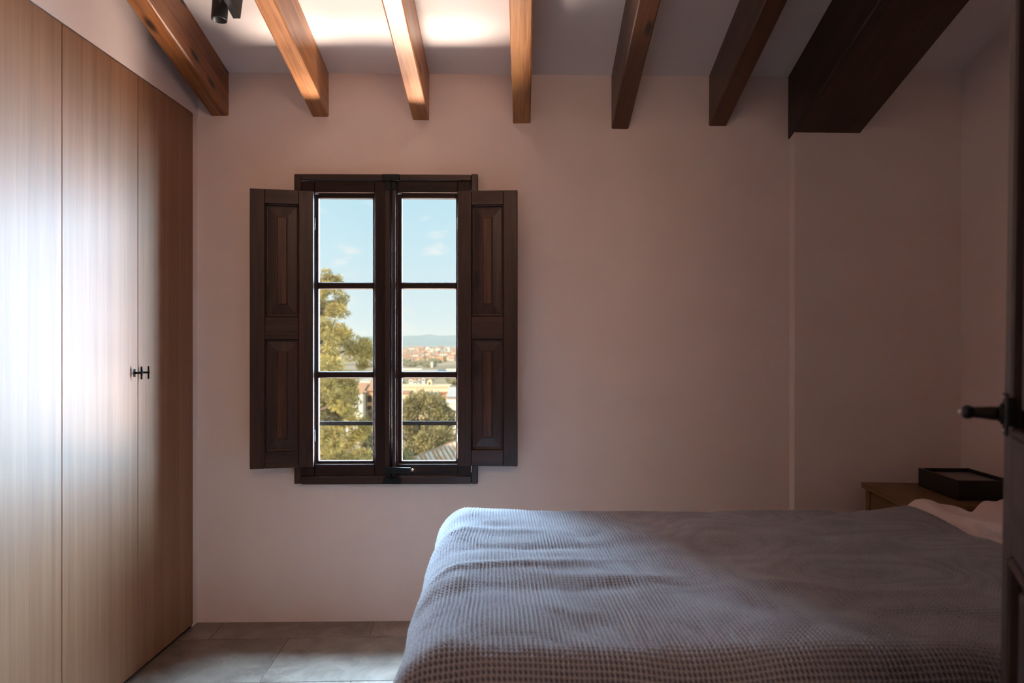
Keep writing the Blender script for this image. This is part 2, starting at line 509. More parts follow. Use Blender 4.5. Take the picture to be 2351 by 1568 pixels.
# ------------------------------------------------------------------ window
win = empty('window_1', WO, (0, 0, WA))
tag(win, 'dark wooden window with two sashes and open inner shutters', kind='structure')
def wbox(name, px0, px1, py0, py1, ypl, y0, y1, mat, parent, bevel=0.003, seg=1):
    xa, za = on_wall(px0, py0, ypl)
    xb, zb = on_wall(px1, py1, ypl)
    return box(name, xa, xb, y0, y1, za, zb, mat, parent, bevel, seg)
FP = -0.035
fr = empty('frame', parent=win)
wbox('jamb', 675, 691, 399, 1111, FP, FP, 0.06, M['dark_v'], fr)
wbox('jamb', 1082, 1097, 399, 1111, FP, FP, 0.06, M['dark_v'], fr)
wbox('head', 691, 1082, 399, 415, FP, FP, 0.06, M['dark_h'], fr)
wbox('bottom_rail', 691, 1082, 1094, 1111, FP, FP, 0.06, M['dark_h'], fr)
SP = -0.030
for (s0, s1, o0, o1) in ((692, 885, 722, 860), (887.5, 1081, 913, 1051)):
    sash = empty('sash', parent=win)
    wbox('stile', s0, o0, 416, 1093, SP, SP, 0.03, M['sash_v'], sash, 0.002, 1)
    wbox('stile', o1, s1, 416, 1093, SP, SP, 0.03, M['sash_v'], sash, 0.002, 1)
    wbox('rail', o0, o1, 416, 443, SP, SP, 0.03, M['sash_h'], sash, 0.002, 1)
    wbox('rail', o0, o1, 1066, 1093, SP, SP, 0.03, M['sash_h'], sash, 0.002, 1)
    # glazing bead, set back
    g0, g1 = o0 + 9.5, o1 - 4
    wbox('glazing_bead', o0 - 2, g0, 446, 1064, -0.016, -0.018, 0.004, M['sash_v'], sash, 0.002)
    wbox('glazing_bead', g1, o1 + 2, 446, 1064, -0.016, -0.018, 0.004, M['sash_v'], sash, 0.002)
    wbox('glazing_bead', g0, g1, 441, 456, -0.016, -0.018, 0.004, M['sash_h'], sash, 0.002)
    wbox('glazing_bead', g0, g1, 1058, 1068, -0.016, -0.018, 0.004, M['sash_h'], sash, 0.002)
    wbox('muntin', g0 - 1, g1 + 1, 648, 664, -0.016, -0.020, 0.002, M['sash_h'], sash, 0.003)
    wbox('muntin', g0 - 1, g1 + 1, 853, 868, -0.016, -0.020, 0.002, M['sash_h'], sash, 0.003)
    for a, b in ((455, 649), (663, 854), (867, 1059)):
        wbox('glass_pane', g0 - 2, g1 + 2, a, b, -0.008, -0.010, -0.006, M['glass'], sash, 0)
# meeting strip and bolt
wbox('meeting_strip', 884.5, 909, 418, 1092, SP, SP - 0.010, SP + 0.001, M['dark_v'], win, 0.004, 2)
bolt = empty('espagnolette_bolt', parent=win)
xc, zt = on_wall(897, 412, SP - 0.02)
_, zb = on_wall(897, 1100, SP - 0.02)
lathe('rod', [(0.0055, zb), (0.0055, zt)], M['iron'], bolt, 'z', 12, (xc, SP - 0.016, 0))
wbox('keeper', 878, 918, 401, 417, FP, FP - 0.012, FP + 0.001, M['iron'], bolt, 0.002)
wbox('keeper', 880, 920, 1095.5, 1110, FP, FP - 0.012, FP + 0.001, M['iron'], bolt, 0.002)
wbox('guide_plate', 886, 910, 419, 438, SP, SP - 0.016, SP - 0.009, M['iron'], bolt, 0.002)
wbox('guide_plate', 886, 910, 1069, 1092, SP, SP - 0.016, SP - 0.009, M['iron'], bolt, 0.002)
xa, za = on_wall(892, 1087, -0.06); xb, zb2 = on_wall(943, 1072, -0.06)
bm = bmesh.new()
add_hexa(bm, [(xa, -0.062, za), (xb, -0.060, za + 0.004), (xb, -0.050, za + 0.004), (xa, -0.046, za),
              (xa, -0.062, zb2), (xb, -0.060, zb2 - 0.004), (xb, -0.050, zb2 - 0.004), (xa, -0.046, zb2)])
bm_obj('lever', bm, M['iron'], bolt, bevel=0.003, seg=2)
xk, zk = on_wall(947, 1079.5, -0.06)
kp = [(0.0058 * math.sin(math.pi * k / 10) + 0.0003, -0.0058 * math.cos(math.pi * k / 10)) for k in range(11)]
tag(lathe('knob', kp, M['brass'], bolt, 'y', 14, (xk, -0.060, zk)), 'small bright brass knob')

# shutters, hinged on the sashes and folded back against the wall
SW, SH = 0.248, 1.135
def shutter(hx, hz, hy, ang, sgn):
    root = empty('shutter', (hx, hy, hz), (0, 0, ang), win)
    def b(name, x0, x1, y0, y1, z0, z1, mat, bev=0.002, seg=1):
        xx = sorted((sgn * x0, sgn * x1))
        return box(name, xx[0], xx[1], y0, y1, z0, z1, mat, root, bev, seg)
    st = 0.058
    b('stile', 0, st, -0.024, 0, 0, SH, M['dark_v'])
    b('stile', SW - st, SW, -0.024, 0, 0, SH, M['dark_v'])
    b('rail', st, SW - st, -0.024, 0, 0, 0.066, M['dark_h'])
    b('rail', st, SW - st, -0.024, 0, 0.524, 0.616, M['dark_h'])
    b('rail', st, SW - st, -0.024, 0, 1.077, SH, M['dark_h'])
    for z0, z1 in ((0.066, 0.524), (0.616, 1.077)):
        # sunken panel whose sloped border rises to a narrow raised field
        x0, x1 = st, SW - st
        bm = bmesh.new()
        def ring(i, y):
            xs = sorted((sgn * (x0 + i), sgn * (x1 - i)))
            return [bm.verts.new(p) for p in ((xs[0], y, z0 + i), (xs[1], y, z0 + i), (xs[1], y, z1 - i), (xs[0], y, z1 - i))]
        def ring2(ix, iz, y):
            xs = sorted((sgn * (x0 + ix), sgn * (x1 - ix)))
            return [bm.verts.new(p) for p in ((xs[0], y, z0 + iz), (xs[1], y, z0 + iz), (xs[1], y, z1 - iz), (xs[0], y, z1 - iz))]
        R = [ring(0, -0.004), ring(0, -0.010), ring(0.010, -0.008), ring2(0.042, 0.048, -0.0115)]
        for a, c in zip(R, R[1:]):
            for k in range(4):
                bm.faces.new((a[k], a[(k+1) % 4], c[(k+1) % 4], c[k]))
        bm.faces.new(R[-1]); bm.faces.new(R[0][::-1])
        bm_obj('panel', bm, M['dark_v'], root)
        b('raised_field', x0 + 0.0465, x1 - 0.0465, -0.0215, -0.012, z0 + 0.052, z1 - 0.052, M['dark_field'], 0.003)
        for mx0, mx1, mz0, mz1, mm in ((x0, x0 + 0.006, z0, z1, 'dark_v'), (x1 - 0.006, x1, z0, z1, 'dark_v'),
                                       (x0 + 0.006, x1 - 0.006, z0, z0 + 0.006, 'dark_h'), (x0 + 0.006, x1 - 0.006, z1 - 0.006, z1, 'dark_h')):
            b('moulding', mx0, mx1, -0.020, -0.006, mz0, mz1, M[mm], 0.0025)
    for hzz in (0.10, 0.98):
        lathe('hinge', [(0.005, hzz), (0.005, hzz + 0.05)], M['iron'], root, 'z', 10, (0, 0.004, 0))
    return root
hx, _ = on_wall(721, 700, SP - 0.008)
shutter(hx, 0.661, SP - 0.010, math.radians(10.5), -1)
hx, _ = on_wall(1052, 700, SP - 0.008)
shutter(hx, 0.664, SP - 0.010, -math.radians(4.5), 1)

# outer sill and the guard bar outside
bm = bmesh.new()
sz = lambda y: HZ0 - 0.25 * y
add_hexa(bm, [(HX0 - 0.03, 0.062, sz(0.062) - 0.03), (HX1, 0.062, sz(0.062) - 0.03), (HX1, SD, sz(SD) - 0.03), (HX0 - 0.04, SD, sz(SD) - 0.03),
              (HX0 - 0.03, 0.062, sz(0.062) + 0.004), (HX1, 0.062, sz(0.062) + 0.004), (HX1, SD, sz(SD) + 0.004), (HX0 - 0.04, SD, sz(SD) + 0.004)])
sill = bm_obj('sill', bm, M['stone'], win, bevel=0.002)
bar = empty('guard_rail', WO + wn * 0.10, (0, 0, WA))
tag(bar, 'thin dark metal guard bar across the outside of the window', 'guard rail')
_, zg = on_wall(800, 972, 0.10)
box('bar', HX0 - 0.012, HX1, -0.003, 0.003, zg - 0.0085, zg + 0.0085, M['matt_black'], bar, 0.0)
for xs in (HX0 - 0.012, HX1 - 0.012):
    box('bracket', xs, xs + 0.012, -0.012, 0.012, zg - 0.0075, zg + 0.0075, M['matt_black'], bar, 0.002)

# ------------------------------------------------------------------ wardrobe
wr = empty('wardrobe', (-1.3135, 2.811, 0), (0, 0, LA))
tag(wr, 'tall oak built-in wardrobe with flush doors and small black handles', 'wardrobe')
WT = 2.117
boxes('body', [(-0.62, -0.60, -2.0, 0, 0.012, WT), (-0.60, -0.022, -0.018, -0.002, 0.012, WT), (-0.60, -0.022, -2.0, -1.985, 0.012, WT),
               (-0.60, -0.022, -1.985, -0.018, WT - 0.02, WT - 0.001), (-0.60, -0.022, -1.985, -0.018, 0.03, 0.05)], M['oak'], wr)
box('plinth', -0.60, -0.045, -1.99, -0.003, 0.0, 0.03, M['dark_gap'], wr)
seams = [0.0, -0.400, -0.795, -1.195, -1.595, -1.995]
def wardrobe_handle(door, y, z):
    h = empty('handle', (0, y, z), parent=door)
    box('backplate', 0.0, 0.003, -0.005, 0.005, -0.0135, 0.0135, M['iron'], h, 0.001)
    lathe('stem', [(0.0048, 0.002), (0.0036, 0.012), (0.0042, 0.024)], M['iron'], h, 'x', 12)
    lathe('grip', [(0.0030, -0.0225), (0.0030, -0.004), (0.0052, -0.0038), (0.0052, 0.0038), (0.0030, 0.004), (0.0030, 0.0225)], M['iron'], h, 'z', 12, (0.0255, 0, 0))
hz = H - (856 - CY) / F * 2.40
for i in range(5):
    a, c = seams[i], seams[i + 1]
    d = empty('door', parent=wr)
    box('leaf', -0.021, 0.0, c + 0.0013, a - 0.0013, 0.014, WT - 0.003, M['oak'], d, 0.0008)
    if i in (0, 2, 4):
        wardrobe_handle(d, c + 0.022, hz)
    elif i in (1, 3):
        wardrobe_handle(d, a - 0.022, hz)

# ------------------------------------------------------------------ ceiling spotlight
sp = empty('ceiling_spotlight', (0, 0, 0))
tag(sp, 'black cylindrical spotlight hanging from the ceiling between the two left beams', 'spotlight')
YS = 2.28
pb = at(503, 46, YS)
lean = Vector((0.05, 0.06, 1.0)).normalized()
q = lean.to_track_quat('Z', 'Y').to_euler()
hd = empty('head', pb, q, sp)
RR = 0.0255
lathe('can', [(RR * 0.80, 0.022), (RR * 0.84, 0.0), (RR, 0.0005), (RR, 0.115), (RR * 0.94, 0.118)], M['black'], hd, 'z', 32)
lathe('lens', [(RR * 0.79, 0.020), (RR * 0.79, 0.024)], M['dark_gap'], hd, 'z', 24)
pa = at(541, 40, YS + 0.05)
za_ = ceil_z(pa.x, pa.y)
rl = empty('mount', (pa.x, pa.y, za_), (-th, 0, 0), sp)
zt_ = pa.z - za_
box('driver_box', -0.0125, 0.0125, -0.17, 0.0585, -0.167, 0.004, M['black'], rl, 0.001)
# pivot pin joining the can and the box
c1 = Vector(pb) + lean * 0.075
c2 = Vector((pa.x - 0.010, c1.y, c1.z))
lathe('pivot', [(0.006, 0.0), (0.006, max(0.01, c2.x - c1.x))], M['iron'], sp, 'x', 12, (c1.x, c1.y, c1.z))

# ------------------------------------------------------------------ bed
BA = 0.022
bed_o = Vector((-0.215, 1.175, 0))
BL, BWd, BT = 2.06, 1.13, 0.612
bed = empty('bed', bed_o, (0, 0, BA))
tag(bed, 'single bed standing lengthwise under the window, its head at the right wall', 'bed')
box('base', 0.04, BL, 0.03, BWd - 0.03, 0.16, 0.34, M['mattress'], bed, 0.01, 2)
box('mattress', 0.022, BL, 0.022, BWd - 0.022, 0.34, BT - 0.022, M['mattress'], bed, 0.06, 5)
for x in (0.12, BL - 0.1):
    for y in (0.1, BWd - 0.1):
        lathe('leg', [(0.02, 0.0), (0.028, 0.16)], M['dark_v'], bed, 'z', 14, (x, y, 0))

def fold(p, r):
    """arc length from an edge -> (inward distance, drop); p < 0 hangs down"""
    arc = r * math.pi / 2
    s = np.asarray(p, dtype=float) + arc * 0.5
    inw = np.where(s > arc, s - arc + r, np.where(s > 0, r - r * np.cos(np.clip(s, 0, arc) / r), 0.0))
    drop = np.where(s > arc, 0.0, np.where(s > 0, r - r * np.sin(np.clip(s, 0, arc) / r), r - s))
    return inw, drop
def vnoise(x, y, seed):
    g = np.random.default_rng(seed).normal(size=(64, 64))
    xi, yi = np.floor(x).astype(int), np.floor(y).astype(int)
    fx, fy = x - xi, y - yi
    fx, fy = fx * fx * (3 - 2 * fx), fy * fy * (3 - 2 * fy)
    a = g[xi % 64, yi % 64]; b = g[(xi + 1) % 64, yi % 64]; c = g[xi % 64, (yi + 1) % 64]; d = g[(xi + 1) % 64, (yi + 1) % 64]
    return (a * (1 - fx) + b * fx) * (1 - fy) + (c * (1 - fx) + d * fx) * fy

def top_relief(X, Y):
    z = 0.0035 * vnoise(X * 5.0 + 3, Y * 5.0, 1) + 0.0022 * vnoise(X * 11 + 7, Y * 13.0, 2)
    # creases running along the bed near its foot
    for (cx, cy, lx, ly, h, sl) in ((0.18, 0.50, 0.22, 0.022, 0.014, 0.22), (0.30, 0.66, 0.25, 0.03, -0.012, 0.10), (0.12, 0.82, 0.25, 0.03, 0.009, 0.02),
                                    (0.52, 0.42, 0.26, 0.035, 0.010, -0.12), (0.90, 0.34, 0.20, 0.04, 0.012, -0.10), (1.15, 0.24, 0.25, 0.05, 0.010, -0.05),
                                    (0.34, 0.36, 0.28, 0.035, -0.008, 0.10), (0.75, 0.75, 0.3, 0.05, 0.006, -0.1)):
        dy = Y - cy - sl * (X - cx)
        z = z + 0.6 * h * np.exp(-((X - cx) / lx) ** 2 - (dy / ly) ** 2)
    z = z + 0.010 * np.exp(-((X - 0.12) / 0.18) ** 2) - 0.006 * np.exp(-((X - 0.95) / 0.35) ** 2) * np.exp(-((Y - 1.05) / 0.2) ** 2)
    return z

def make_blanket():
    cu, cv = 0.0092, 0.0108
    du, dv = cu / 4, cv / 4
    u = np.arange(-0.50, 1.545, du)
    v = np.arange(-0.34, BWd + 0.16, dv)
    U, V = np.meshgrid(u, v, indexing='ij')
    # the weave wanders a little
    Uw = U + 0.004 * vnoise(V * 7, U * 5, 5)
    Vw = V + 0.006 * vnoise(U * 6, V * 4, 6)
    ix, dz1 = fold(U, 0.105)
    iy, dz2 = fold(V, 0.07)
    iy2, dz3 = fold(BWd - V, 0.07)
    Yv = np.where(V < BWd / 2, iy, BWd - iy2)
    drop = np.sqrt(dz1 ** 2 + (dz2 + dz3) ** 2)
    Xp = ix - 0.10 * np.clip(dz1 - 0.08, 0, 1) - 0.02 * np.sin(V * 17 + 1.3) * np.clip(dz1 * 2.0, 0, 0.35)
    Yp = Yv - 0.12 * np.clip(dz2 - 0.07, 0, 1) + 0.12 * np.clip(dz3 - 0.07, 0, 1) - 0.014 * np.sin(U * 15) * np.clip(dz2 * 2, 0, 0.4)
    flat = np.clip(1 - drop / 0.05, 0, 1)
    Z = BT - drop + top_relief(Xp, Yp) * (0.35 + 0.65 * flat)
    # soft lift towards the pillow end
    Z = Z + 0.006 * np.clip((Xp - 1.35) / 0.2, 0, 1)
    P = np.stack([Xp, Yp, Z], -1)
    nrm = np.cross(np.gradient(P, axis=0), np.gradient(P, axis=1))
    nrm /= np.linalg.norm(nrm, axis=-1, keepdims=True) + 1e-12
    fu = (Uw / cu) % 1.0
    fv = (Vw / cv) % 1.0
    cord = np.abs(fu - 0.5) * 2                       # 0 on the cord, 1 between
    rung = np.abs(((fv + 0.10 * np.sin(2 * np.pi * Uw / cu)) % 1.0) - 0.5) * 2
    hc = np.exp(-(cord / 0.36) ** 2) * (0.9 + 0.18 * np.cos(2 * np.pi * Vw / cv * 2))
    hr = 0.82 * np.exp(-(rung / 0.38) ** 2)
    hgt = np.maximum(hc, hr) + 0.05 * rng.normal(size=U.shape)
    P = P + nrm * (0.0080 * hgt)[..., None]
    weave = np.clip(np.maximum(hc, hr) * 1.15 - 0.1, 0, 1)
    o = np_mesh('blanket', P.reshape(-1, 3), grid_quads(*U.shape), M['blanket'], None, True)
    o.location = bed_o
    o.rotation_euler = (0, 0, BA)
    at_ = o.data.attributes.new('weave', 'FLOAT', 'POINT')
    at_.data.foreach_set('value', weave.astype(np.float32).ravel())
    return o
bl = make_blanket()
tag(bl, 'grey blue waffle knit blanket spread over the bed', 'blanket')

# pale sheet turned over at the pillow end
def make_sheet():
    u = np.linspace(1.40, BL - 0.01, 150)
    v = np.linspace(-0.16, BWd + 0.14, 260)
    U, V = np.meshgrid(u, v, indexing='ij')
    iy, dz2 = fold(V, 0.06); iy2, dz3 = fold(BWd - V, 0.06)
    Y = np.where(V < BWd / 2, iy, BWd - iy2)
    z = BT - 0.004 - dz2 - dz3
    rise = np.clip((U - 1.54) / 0.06, 0, 1)
    wr_ = 0.016 * vnoise(U * 9 + V * 3.5, V * 5 - U * 3, 11) + 0.010 * vnoise(U * 20 + V * 9, V * 9 - U * 12, 12)
    wr_ += 0.012 * np.exp(-(((U - 1.78) - 0.35 * (V - 0.7)) / 0.035) ** 2) + 0.010 * np.exp(-(((U - 1.66) + 0.25 * (V - 0.9)) / 0.03) ** 2)
    Z = z + rise * (0.018 + wr_)
    o = np_mesh('sheet', np.stack([U, Y, Z], -1).reshape(-1, 3), grid_quads(*U.shape), M['linen'], None, True)
    o.location = bed_o; o.rotation_euler = (0, 0, BA)
    return o
sh = make_sheet()
tag(sh, 'rumpled pale pink linen sheet at the head of the bed', 'sheet')
# lace edging sewn to the sheet
def make_lace():
    bm = bmesh.new()
    n = 26
    for i in range(n):
        for j in range(6):
            x = 1.573 + 0.0095 * j + 0.002 * math.sin(i * 1.1)
            y = 0.56 + 0.0085 * i
            z = 0.030 + 0.010 * math.sin(j * 0.7 + 0.5) + 0.006 * math.sin(i * 0.55)
            ring_o, ring_i = [], []
            for k in range(6):
                a = k * math.pi / 3 + 0.3 * j
                ring_o.append(bm.verts.new((x + 0.0052 * math.cos(a), y + 0.0050 * math.sin(a), z + 0.002 * math.sin(a))))
                ring_i.append(bm.verts.new((x + 0.0028 * math.cos(a), y + 0.0028 * math.sin(a), z + 0.0015)))
            for k in range(6):
                bm.faces.new((ring_o[k], ring_o[(k+1) % 6], ring_i[(k+1) % 6], ring_i[k]))
    o = bm_obj('lace_trim', bm, M['lace'], sh)
    o.location = (0, 0, BT - 0.012)
    o['kind'] = 'stuff'
    o['label'] = 'cream openwork lace edging'
make_lace()
# pillow, mostly behind the open door
def make_pillow():
    n = 40
    a = np.linspace(-1, 1, n)
    A, B = np.meshgrid(a, a, indexing='ij')
    prof = (np.clip(1 - np.abs(A) ** 3.2, 0, 1) * np.clip(1 - np.abs(B) ** 3.2, 0, 1)) ** 0.55
    wob = 0.006 * vnoise(A * 4 + 8, B * 5 + 8, 21)
    top = np.stack([A * 0.15, B * 0.33, 0.055 * prof + wob * prof], -1).reshape(-1, 3)
    bot = np.stack([A * 0.15, B * 0.33, -0.035 * prof], -1).reshape(-1, 3)
    q = grid_quads(n, n)
    o = np_mesh('pillow', np.concatenate([top, bot]), np.concatenate([q, q[:, ::-1] + n * n]), M['linen'], None, True)
    o.location = (1.700, 1.62, BT + 0.055)
    o.rotation_euler = (0, 0, BA)
    return o
tag(make_pillow(), 'soft pale pillow lying at the wall end of the bed', 'pillow')

# ------------------------------------------------------------------ bedside cabinet and the black tray on it
NA = -0.10
ns = empty('nightstand', (1.435, 2.805, 0), (0, 0, -NA * -1.0))
tag(ns, 'small honey coloured wooden nightstand between bed and wall corner', 'nightstand')
NH = 0.60
box('top', 0.0, 0.42, -0.40, 0.0, NH - 0.022, NH, M['nightwood'], ns, 0.003, 2)
for x in (0.012, 0.372):
    for y in (-0.385, -0.045):
        box('leg', x, x + 0.034, y, y + 0.032, 0.0, NH - 0.022, M['nightwood'], ns, 0.002)
box('drawer_front', 0.018, 0.034, -0.350, -0.048, NH - 0.185, NH - 0.034, M['nightwood'], ns, 0.002)
box('back_panel', 0.385, 0.395, -0.350, -0.048, NH - 0.20, NH - 0.022, M['nightwood'], ns)
box('side_panel', 0.046, 0.372, -0.036, -0.022, NH - 0.20, NH - 0.022, M['nightwood'], ns)
box('side_panel', 0.046, 0.372, -0.378, -0.364, NH - 0.20, NH - 0.022, M['nightwood'], ns)
box('shelf', 0.04, 0.38, -0.38, -0.02, 0.18, 0.20, M['nightwood'], ns, 0.002)
tr = empty('tray', (1.622, 2.725, NH + 0.0005), (0, 0, -0.03))
tag(tr, 'black deep wooden tray with a grey inlay standing on the nightstand', 'tray')
tw_, tl_, th_ = 0.200, 0.255, 0.072
M['inlay'] = plain('grey_inlay', (0.20, 0.185, 0.18), rough=0.35)
box('rim', 0, tw_, -0.010, 0, 0, th_, M['black'], tr, 0.001)
box('rim', 0, tw_, -tl_, -tl_ + 0.010, 0, th_, M['black'], tr, 0.001)
box('rim', 0, 0.010, -tl_ + 0.010, -0.010, 0, th_, M['black'], tr, 0.001)
box('rim', tw_ - 0.010, tw_, -tl_ + 0.010, -0.010, 0, th_, M['black'], tr, 0.001)
box('inlay', 0.010, tw_ - 0.010, -tl_ + 0.010, -0.010, 0.0, th_ - 0.014, M['inlay'], tr)

# ------------------------------------------------------------------ open room door at the right edge
DE = Vector(((2306 - CX) / F * 1.10 - 0.017, 1.10, 0))       # free edge of the leaf
DH = Vector((0.488, 0.565, 0))                       # hinge side
dv_ = DE - DH
DWd = dv_.length
dang = math.atan2(dv_.y, dv_.x)
door = empty('door_1', DH, (0, 0, 0))
door.rotation_euler = (0, 0, dang)
lean_m = Matrix.Rotation(math.radians(0.9), 4, Vector((0, 1, 0)))
door.matrix_world = Matrix.Translation(DH) @ lean_m @ Matrix.Rotation(dang, 4, 'Z')
tag(door, 'dark panelled wooden door standing open at the right edge', kind='structure')
DT, DHt = 0.038, 2.06
def dbox(name, x0, x1, z0, z1, mat, y0=-DT, y1=0.0, bev=0.003, parent=door):
    return box(name, x0, x1, y0, y1, z0, z1, mat, parent, bev)
# local x runs from hinge to free edge; local +y is the face seen from the room's left
dbox('stile', 0.0, 0.095, 0.012, DHt, M['door_v'])
dbox('stile', DWd - 0.085, DWd, 0.012, DHt, M['door_v'])
dbox('rail', 0.095, DWd - 0.085, 0.012, 0.14, M['door_h'])
dbox('rail', 0.095, DWd - 0.085, 0.855, 1.035, M['door_h'])
dbox('rail', 0.095, DWd - 0.085, DHt - 0.11, DHt, M['door_h'])
for z0, z1 in ((0.14, 0.855), (1.035, DHt - 0.11)):
    dbox('panel', 0.095, DWd - 0.085, z0, z1, M['door_v'], -0.028, -0.012)
    dbox('raised_field', 0.135, DWd - 0.125, z0 + 0.04, z1 - 0.04, M['door_v'], -0.012, -0.004)
    for a, b_ in ((0.095, 0.108), (DWd - 0.098, DWd - 0.085)):
        dbox('moulding', a, b_, z0, z1, M['door_v'], -0.012, 0.006, 0.004)
    dbox('moulding', 0.108, DWd - 0.098, z0, z0 + 0.013, M['door_h'], -0.012, 0.006, 0.004)
    dbox('moulding', 0.108, DWd - 0.098, z1 - 0.013, z1, M['door_h'], -0.012, 0.006, 0.004)
hzd = 1.063
hd_ = empty('handle', (DWd - 0.030, 0.0, hzd), parent=door)
box('backplate', -0.017, 0.017, 0.0, 0.004, -0.033, 0.033, M['iron'], hd_, 0.001)
lathe('collar', [(0.017, 0.004), (0.017, 0.008), (0.012, 0.010), (0.012, 0.012)], M['iron'], hd_, 'y', 20)
lathe('grip', [(0.0105, 0.010), (0.0108, 0.018), (0.0088, 0.040), (0.0086, 0.045), (0.0108, 0.049), (0.0112, 0.054), (0.0090, 0.0585), (0.004, 0.060)], M['black'], hd_, 'y', 20)
tag(lathe('tip', [(0.0042, 0.0595), (0.0046, 0.0625), (0.0025, 0.065)], M['steel'], hd_, 'y', 14), 'pale metal tip')
for z in (-0.026, 0.026):
    tag(lathe('screw', [(0.0032, 0.004), (0.0030, 0.0062), (0.001, 0.0068)], M['steel'], hd_, 'y', 10, (0, 0, z)), 'bright round screw head')
box('lock_case', -0.080, -0.060, 0.0, 0.012, -0.012, 0.030, M['iron'], hd_, 0.002)
# door lining on the partition end
tag(boxes('trim_1', [(0.455, 0.4705, 0.37, 0.51, 0.0, 2.12)], M['door_v']), 'dark wooden door lining', kind='structure')

# ================================================================== OUTSIDE
def leaf_mat(name, a, b_, c):
    m, t, b = new_mat(name)
    b.inputs['Roughness'].default_value = 0.7
    b.inputs['Specular IOR Level'].default_value = 0.2
    tcn = N(t, 'ShaderNodeTexCoord')
    nz = N(t, 'ShaderNodeTexNoise'); nz.inputs['Scale'].default_value = 1.7; nz.inputs['Detail'].default_value = 7
    t.links.new(tcn.outputs['Object'], nz.inputs[0])
    r = N(t, 'ShaderNodeValToRGB')
    r.color_ramp.elements[0].position = 0.34; r.color_ramp.elements[0].color = (*a, 1)
    r.color_ramp.elements[1].position = 0.66; r.color_ramp.elements[1].color = (*c, 1)
    e = r.color_ramp.elements.new(0.5); e.color = (*b_, 1)
    t.links.new(nz.outputs[0], r.inputs[0])
    t.links.new(r.outputs[0], b.inputs['Base Color'])
    return m
M['pine'] = leaf_mat('pine_needles', (0.26, 0.185, 0.07), (0.42, 0.31, 0.10), (0.54, 0.40, 0.12))
M['oakleaf'] = leaf_mat('olive_leaves', (0.18, 0.15, 0.08), (0.30, 0.245, 0.115), (0.42, 0.335, 0.15))
M['bush'] = leaf_mat('grey_green_scrub', (0.16, 0.145, 0.095), (0.22, 0.195, 0.12), (0.30, 0.26, 0.14))
M['bark'] = plain('bark', (0.16, 0.105, 0.075), rough=0.9, bump=0.5, bscale=12, vary=0.3)
M['earth'] = plain('dry_fields', (0.36, 0.28, 0.19), rough=0.95, vary=0.35, vscale=0.012)
M['hill'] = plain('hazy_wooded_hills', (0.15, 0.20, 0.22), rough=0.95, vary=0.25, vscale=0.003)  # blue-grey tint puts part of the distance haze into the colour
for nm, c in (('white', (0.80, 0.74, 0.66)), ('cream', (0.78, 0.62, 0.42)), ('apricot', (0.66, 0.38, 0.20)), ('terracotta', (0.45, 0.19, 0.10)),
              ('pink', (0.66, 0.45, 0.36)), ('rooftile', (0.50, 0.28, 0.18)), ('grey', (0.50, 0.49, 0.50)), ('blue', (0.10, 0.27, 0.42)), ('green', (0.04, 0.16, 0.11)),
              ('dark', (0.06, 0.045, 0.04))):
    M[nm] = plain('facade_' + nm, c, rough=0.9, vary=0.06, vscale=1.5)

def ground_z(y):
    return np.interp(y, [3, 12, 40, 120, 250, 700, 12000], [-3.0, -5.5, -11.0, -19.0, -26.0, -31.0, -31.0])
# terrain: hillside falling away to the plain
ys = np.array([3.4, 6, 10, 16, 25, 40, 60, 90, 130, 190, 250, 350, 500, 700, 1000, 1500, 2500, 4000, 6500, 10500.0])
us = np.linspace(-1, 1, 41)
V = []
for y in ys:
    for u in us:
        x = u * (14 + y * 0.9)
        z = float(ground_z(y)) + (0.02 * min(y, 100) * noise.noise(Vector((x * 0.06, y * 0.06, 0))) if y < 300 else 0)
        V.append((x, y, z))
gnd = np_mesh('ground', V, grid_quads(len(ys), len(us)), M['earth'], None, True)
tag(gnd, 'dry hillside and plain below the window', kind='structure')
# far range of hills
xs = np.linspace(-7000, 7000, 241)
rows = []
for y, s in ((8200, 0.0), (8700, 0.35), (9300, 0.8), (9900, 1.0), (10400, 0.7)):
    for x in xs:
        px = CX + x / 9900 * F
        h = 30 + 105 + 26 * math.exp(-((px - 983) / 16) ** 2) + 8 * math.exp(-((px - 950) / 14) ** 2) + 22 * math.exp(-((px - 1065) / 40) ** 2) \
            + 24 * noise.noise(Vector((x * 0.0011, 3.3, 0))) * (0 if 900 < px < 1060 else 1) + 5 * noise.noise(Vector((x * 0.006, y * 0.002, 1)))
        rows.append((x, y, -31 + s * h))
hl = np_mesh('hills', rows, grid_quads(5, len(xs)), M['hill'], None, True)
tag(hl, 'low blue range of hills on the horizon', kind='structure')

